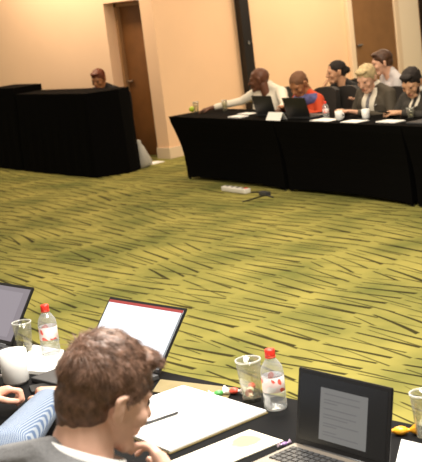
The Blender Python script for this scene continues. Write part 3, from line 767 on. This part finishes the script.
def sweet(loc, rz, label, m1, m2, k=1.0, group=None):
    t = thing('wrapped_sweet', label, 'sweet', loc, rz, group)
    bm = bmesh.new(); bmesh.ops.create_uvsphere(bm, u_segments=14, v_segments=8, radius=1, matrix=Matrix.Diagonal((.014*k, .010*k, .008*k, 1)))
    from_bm('candy', bm, m1, t, True)
    for s in (-1, 1):
        bm = bmesh.new(); add_tube(bm, [(s*.011*k, 0, 0), (s*.016*k, 0, 0), (s*.028*k, 0, .002)], [.004*k, .003*k, .011*k], 10); from_bm('twist', bm, m2, t)
    return t
sweet((-2.680, 2.515, NT+.012), .3, 'red wrapped sweet left of the foreground glass', M['sweet'], M['sweet_white'], 1.3)
sweet((-2.710, 2.475, NT+.012), .9, 'green wrapped sweet left of the foreground glass', M['sweet_green'], M['sweet_white'], 1.2)
sweet((-2.635, 2.545, NT+.012), 2.2, 'white wrapped sweet left of the foreground glass', M['sweet_white'], M['sweet'], 1.2)
sweet((-2.0, 2.49, NT+.013), .6, 'orange wrapped sweet right of the document laptop', M['orange'], M['orange'], 1.6)
sweet((-2.232, 2.262, NT+.010), 1.2, 'tiny mauve wrapped sweet at the brochure corner', mat('mauve_wrapper', (.35, .2, .45), .3), mat('mauve_twist', (.6, .45, .6), .3), .7)

# ------------------------------------------------------------------ near man seen from behind
def near_man():
    t = thing('person', 'man with short brown hair in grey jacket, back to the camera, hand at chin', 'person', (-1.974, 1.165, 0), R(-6))
    sh = 1.04
    HM = Matrix.Translation((.03, .275, 1.214)) @ rot_head(R(-2), .40, R(5))
    hk = 1.04
    body = head_prims(HM, hk)
    nb = Vector((.035, .195, 1.105)); body.append(cap(HM @ Vector((0, -.035, -.06)), nb, .058, .066))
    cy = .13
    tors = [ball((-.18, cy, sh-.02), .06)+ball((.18, cy, sh-.02), .06)+ball((-.11, cy-.02, sh-.15), .11)+ball((.11, cy-.02, sh-.15), .11),
            ball((-.11, cy-.02, sh-.15), .11)+ball((.11, cy-.02, sh-.15), .11)+ball((-.11, -.02, .55), .10)+ball((.11, -.02, .55), .10)]
    trap = [ball((0.01, cy+.005, sh+.055), .062)+ball((-.17, cy, sh+.005), .055)+ball((.17, cy, sh+.005), .055)]
    body += tors
    arms = {1: ((.25, .38, .80), (.10, .37, .975)), -1: ((-.28, .42, .80), (-.10, .62, .78))}
    cl = []
    for s, (el, wr) in arms.items():
        so = Vector((s*.2, cy, sh-.03)); el = Vector(el); wr = Vector(wr)
        body += [cap(so, el, .045, .038), cap(el, wr, .038, .026)]
        cl += [cap(so, el, .066, .055), cap(el, el.lerp(wr, .82), .055, .040)]
    body += hand_prims((.10, .37, .985), (-.6, .02, .8), (.5, .75, .4), 1.0, .9, 1)
    body += hand_prims((-.10, .62, .78), (.6, .6, -.02), (0, 0, 1), 1.0, .5, 1)
    legs = []
    for s in (-1, 1):
        legs += [cap((s*.1, 0, .5), (s*.14, .42, .50), .085, .062), cap((s*.14, .42, .50), (s*.14, .38, .10), .06, .04)]
        body.append(cap((s*.14, .38, .3), (s*.14, .38, .09), .03, .03))
        blob('shoe', [cap((s*.14, .36, .05), (s*.145, .54, .038), .048, .036)], M['blackp'], t, .009, 2)
    blob('body', body, skin('near_skin', (.86, .53, .40)), t, .0048, 3)
    blob('trousers', legs+[cap((-.1, 0, .5), (.1, 0, .5), .115)], M['chair'], t, .012, 2)
    jm = mat('grey_jacket', (.16, .16, .165), .85, noise=.12, nscale=120, bump=.2)
    grow = []
    for pr in tors+trap:
        c = sum(pr, Vector())/len(pr); grow.append([c+(p-c)*1.09 for p in pr])
    blob('jacket', grow+cl, jm, t, .007, 4)
    # collar band: tilted ring round the neck
    def ring(name, c, rx, ry, h, th, tilt, m, wob=.0, outz=0):
        bm = bmesh.new(); n = 40; prof = [(0, 0), (outz, h*.5), (outz*.4, h), (-th, h), (-th+outz*.3, h*.5), (-th, 0)]
        rings = []
        for dx, z in prof:
            rr_ = []
            for i in range(n):
                a = 2*PI*i/n; q = Vector(((rx+dx)*math.cos(a), (ry+dx)*math.sin(a), z)); q = Matrix.Rotation(tilt, 3, 'X') @ q
                rr_.append(bm.verts.new(Vector(c)+q))
            rings.append(rr_)
        for a, b_ in zip(rings, rings[1:]+rings[:1]):
            for i in range(n): bm.faces.new((a[i], a[(i+1) % n], b_[(i+1) % n], b_[i]))
        return from_bm(name, bm, m, t, True)
    ring('shirt_collar', (.035, .185, 1.075), .080, .084, .050, .004, -.5, mat('white_shirt_near', (.85, .85, .84), .7), outz=.003)
    ring('jacket_collar', (.03, .170, 1.045), .105, .105, .052, .010, -.45, jm, outz=.006)
    # face parts
    for s in (-1, 1):
        bm = bmesh.new(); bmesh.ops.create_uvsphere(bm, u_segments=12, v_segments=8, radius=.011)
        for v in bm.verts: v.co = HM @ ((v.co+Vector((s*.030, .0745, .004)))*hk)
        from_bm('eye', bm, M['eye'], t, True)
    # hair cap and strands
    hp = [ell((0, -.016, .042), (.084, .103, .083)), ell((0, -.050, -.012), (.068, .058, .070)), ell((0, -.052, -.05), (.052, .042, .05)), ell((0, .050, .086), (.058, .046, .026)),
          ell((.0, -.02, .075), (.07, .085, .06)), cap((-.0755, .0, .01), (-.074, .018, .03), .008), cap((.0755, .0, .01), (.074, .018, .03), .008)]
    hm = mat('brown_hair_near', (.16, .088, .060), .42, noise=.45, nscale=70, bump=.5)
    hcap = blob('hair', xf([[p*hk for p in q] for q in hp], HM), hm, t, .005, 2)
    inv = HM.inverted(); rnd = random.Random(5)
    polys = list(hcap.data.polygons)
    bm = bmesh.new()
    crown = Vector((.01, -.055, .11))
    cnt = 0
    for k in range(9000):
        p = rnd.choice(polys); c = inv @ p.center; nrm = (inv.to_3x3() @ p.normal).normalized(); c = c/hk
        if c.z < -.045 and c.y > -.03: continue
        if nrm.z < -.35: continue
        low = max(0, min(1, (.045-c.z)/.08))       # clipped short low on the head
        v = (c-crown); v = v-nrm*v.dot(nrm)
        if v.length < 1e-4: continue
        v.normalize()
        # hair on top is brushed forward and to one side
        topw = max(0, min(1, (c.z-.05)/.05)); f = Vector((.35, 1, .1)); f = f-nrm*f.dot(nrm)
        clump = pnoise(c*45)*.9
        sd = nrm.cross(v).normalized()
        d = (v*(1-topw*.75)+f*topw*.9+sd*clump*.6+Vector((rnd.uniform(-.25, .25), rnd.uniform(-.25, .25), rnd.uniform(-.1, .1)))).normalized()
        L_ = (.022+.008*topw*rnd.random())*(1-low*.78)+.004
        lift = (.04+.08*topw*rnd.random()+.09*max(0, pnoise(c*30)))*(1-low*.6)
        pts = []; q = c.copy()-nrm*.003; dd = (d+nrm*lift*1.4).normalized()
        for sgi in range(4):
            pts.append(HM @ (q*hk)); q = q+dd*L_/3*1.0; dd = (dd-nrm*lift*.8).normalized()
        w = .0011
        sd2 = (HM.to_3x3() @ nrm.cross(d)).normalized()*w; nn = (HM.to_3x3() @ nrm)*w*.8
        rings = []
        for i, pt in enumerate(pts):
            s_ = 1-i/3*.85
            rings.append([bm.verts.new(pt+sd2*s_), bm.verts.new(pt+nn*s_), bm.verts.new(pt-sd2*s_)])
        for a, b_ in zip(rings, rings[1:]):
            for i in range(3): bm.faces.new((a[i], a[(i+1) % 3], b_[(i+1) % 3], b_[i]))
        cnt += 1
    ms = mat('hair_strand_brown', (.23, .135, .095), .36, noise=.55, nscale=60)
    o = from_bm('hair_strands', bm, ms, hcap, True)
    return t
near_man()
conference_chair((-2.0, 1.10, 0), R(-6), 'black conference chair under the man in the grey jacket', None)

# ------------------------------------------------------------------ neighbour on the left: only forearms and fist are in view
def neighbour():
    t = thing('person', 'person in blue striped shirt at the left edge, forearms on the near table', 'person', (-3.08, 1.12, 0), R(0))
    r0 = Vector((-3.08, 1.12, 0))
    L_ = lambda x, y, z: Vector((x, y, z))-r0
    sh = 1.0; cy = .06
    HM = Matrix.Translation((0, .16, 1.28)) @ rot_head(R(5), .3)
    body = head_prims(HM, 1.05)+[cap(HM @ Vector((0, -.035, -.06)), (0, .06, 1.06), .055, .065)]
    tors = [ball((-.18, cy, sh-.02), .06)+ball((.18, cy, sh-.02), .06)+ball((-.11, cy-.02, sh-.15), .11)+ball((.11, cy-.02, sh-.15), .11),
            ball((-.11, cy-.02, sh-.15), .11)+ball((.11, cy-.02, sh-.15), .11)+ball((-.11, -.02, .55), .10)+ball((.11, -.02, .55), .10)]
    trap = [ball((0, cy, sh+.055), .06)+ball((-.17, cy, sh), .055)+ball((.17, cy, sh), .055)]
    body += tors
    eR, wR = L_(-2.68, 1.66, .86), L_(-3.05, 2.07, .81)
    eL, wL = L_(-3.45, 1.60, .80), L_(-3.30, 1.96, .80)
    cl = []
    for s, el, wr in ((1, eR, wR), (-1, eL, wL)):
        so = Vector((s*.2, cy, sh-.03)); body += [cap(so, el, .045, .040), cap(el, wr, .040, .028)]
        cl += [cap(so, el, .066, .064), cap(el, el.lerp(wr, .90), .066, .048)]
    body += hand_prims(wR, (-.80, .55, .0), (.1, .1, 1), 1.05, .7, -1)
    body += hand_prims(wL, (.45, .85, .15), (-.3, .1, 1), 1.15, 1.3, 1)
    legs = []
    for s in (-1, 1):
        legs += [cap((s*.1, 0, .5), (s*.14, .42, .50), .085, .062), cap((s*.14, .42, .50), (s*.14, .38, .10), .06, .04)]
        body.append(cap((s*.14, .38, .3), (s*.14, .38, .09), .03, .03))
        blob('shoe', [cap((s*.14, .36, .05), (s*.145, .54, .038), .048, .036)], M['blackp'], t, .009, 2)
    blob('body', body, skin('near_skin_pink', (.76, .42, .30)), t, .0048, 2)
    grow = []
    for pr in tors+trap:
        c = sum(pr, Vector())/len(pr); grow.append([c+(p-c)*1.08 for p in pr])
    so = blob('striped_shirt', grow+cl, stripes('blue_striped_cloth', (.07, .12, .23), (.28, .32, .38), 85, (R(20), R(35), R(-30))), t, .007, 3)
    blob('trousers', legs+[cap((-.1, 0, .5), (.1, 0, .5), .115)], M['chair'], t, .012, 2)
    blob('hair', xf([[p*1.05 for p in q] for q in SHORT], HM), hair_b, t, .007, 2)
    for s in (-1, 1):
        bm = bmesh.new(); bmesh.ops.create_uvsphere(bm, u_segments=12, v_segments=8, radius=.011)
        for v in bm.verts: v.co = HM @ ((v.co+Vector((s*.030, .0745, .004)))*1.05)
        from_bm('eye', bm, M['eye'], t, True)
neighbour()
conference_chair((-3.08, 1.08, 0), 0, 'black conference chair under the person in the striped shirt', None)
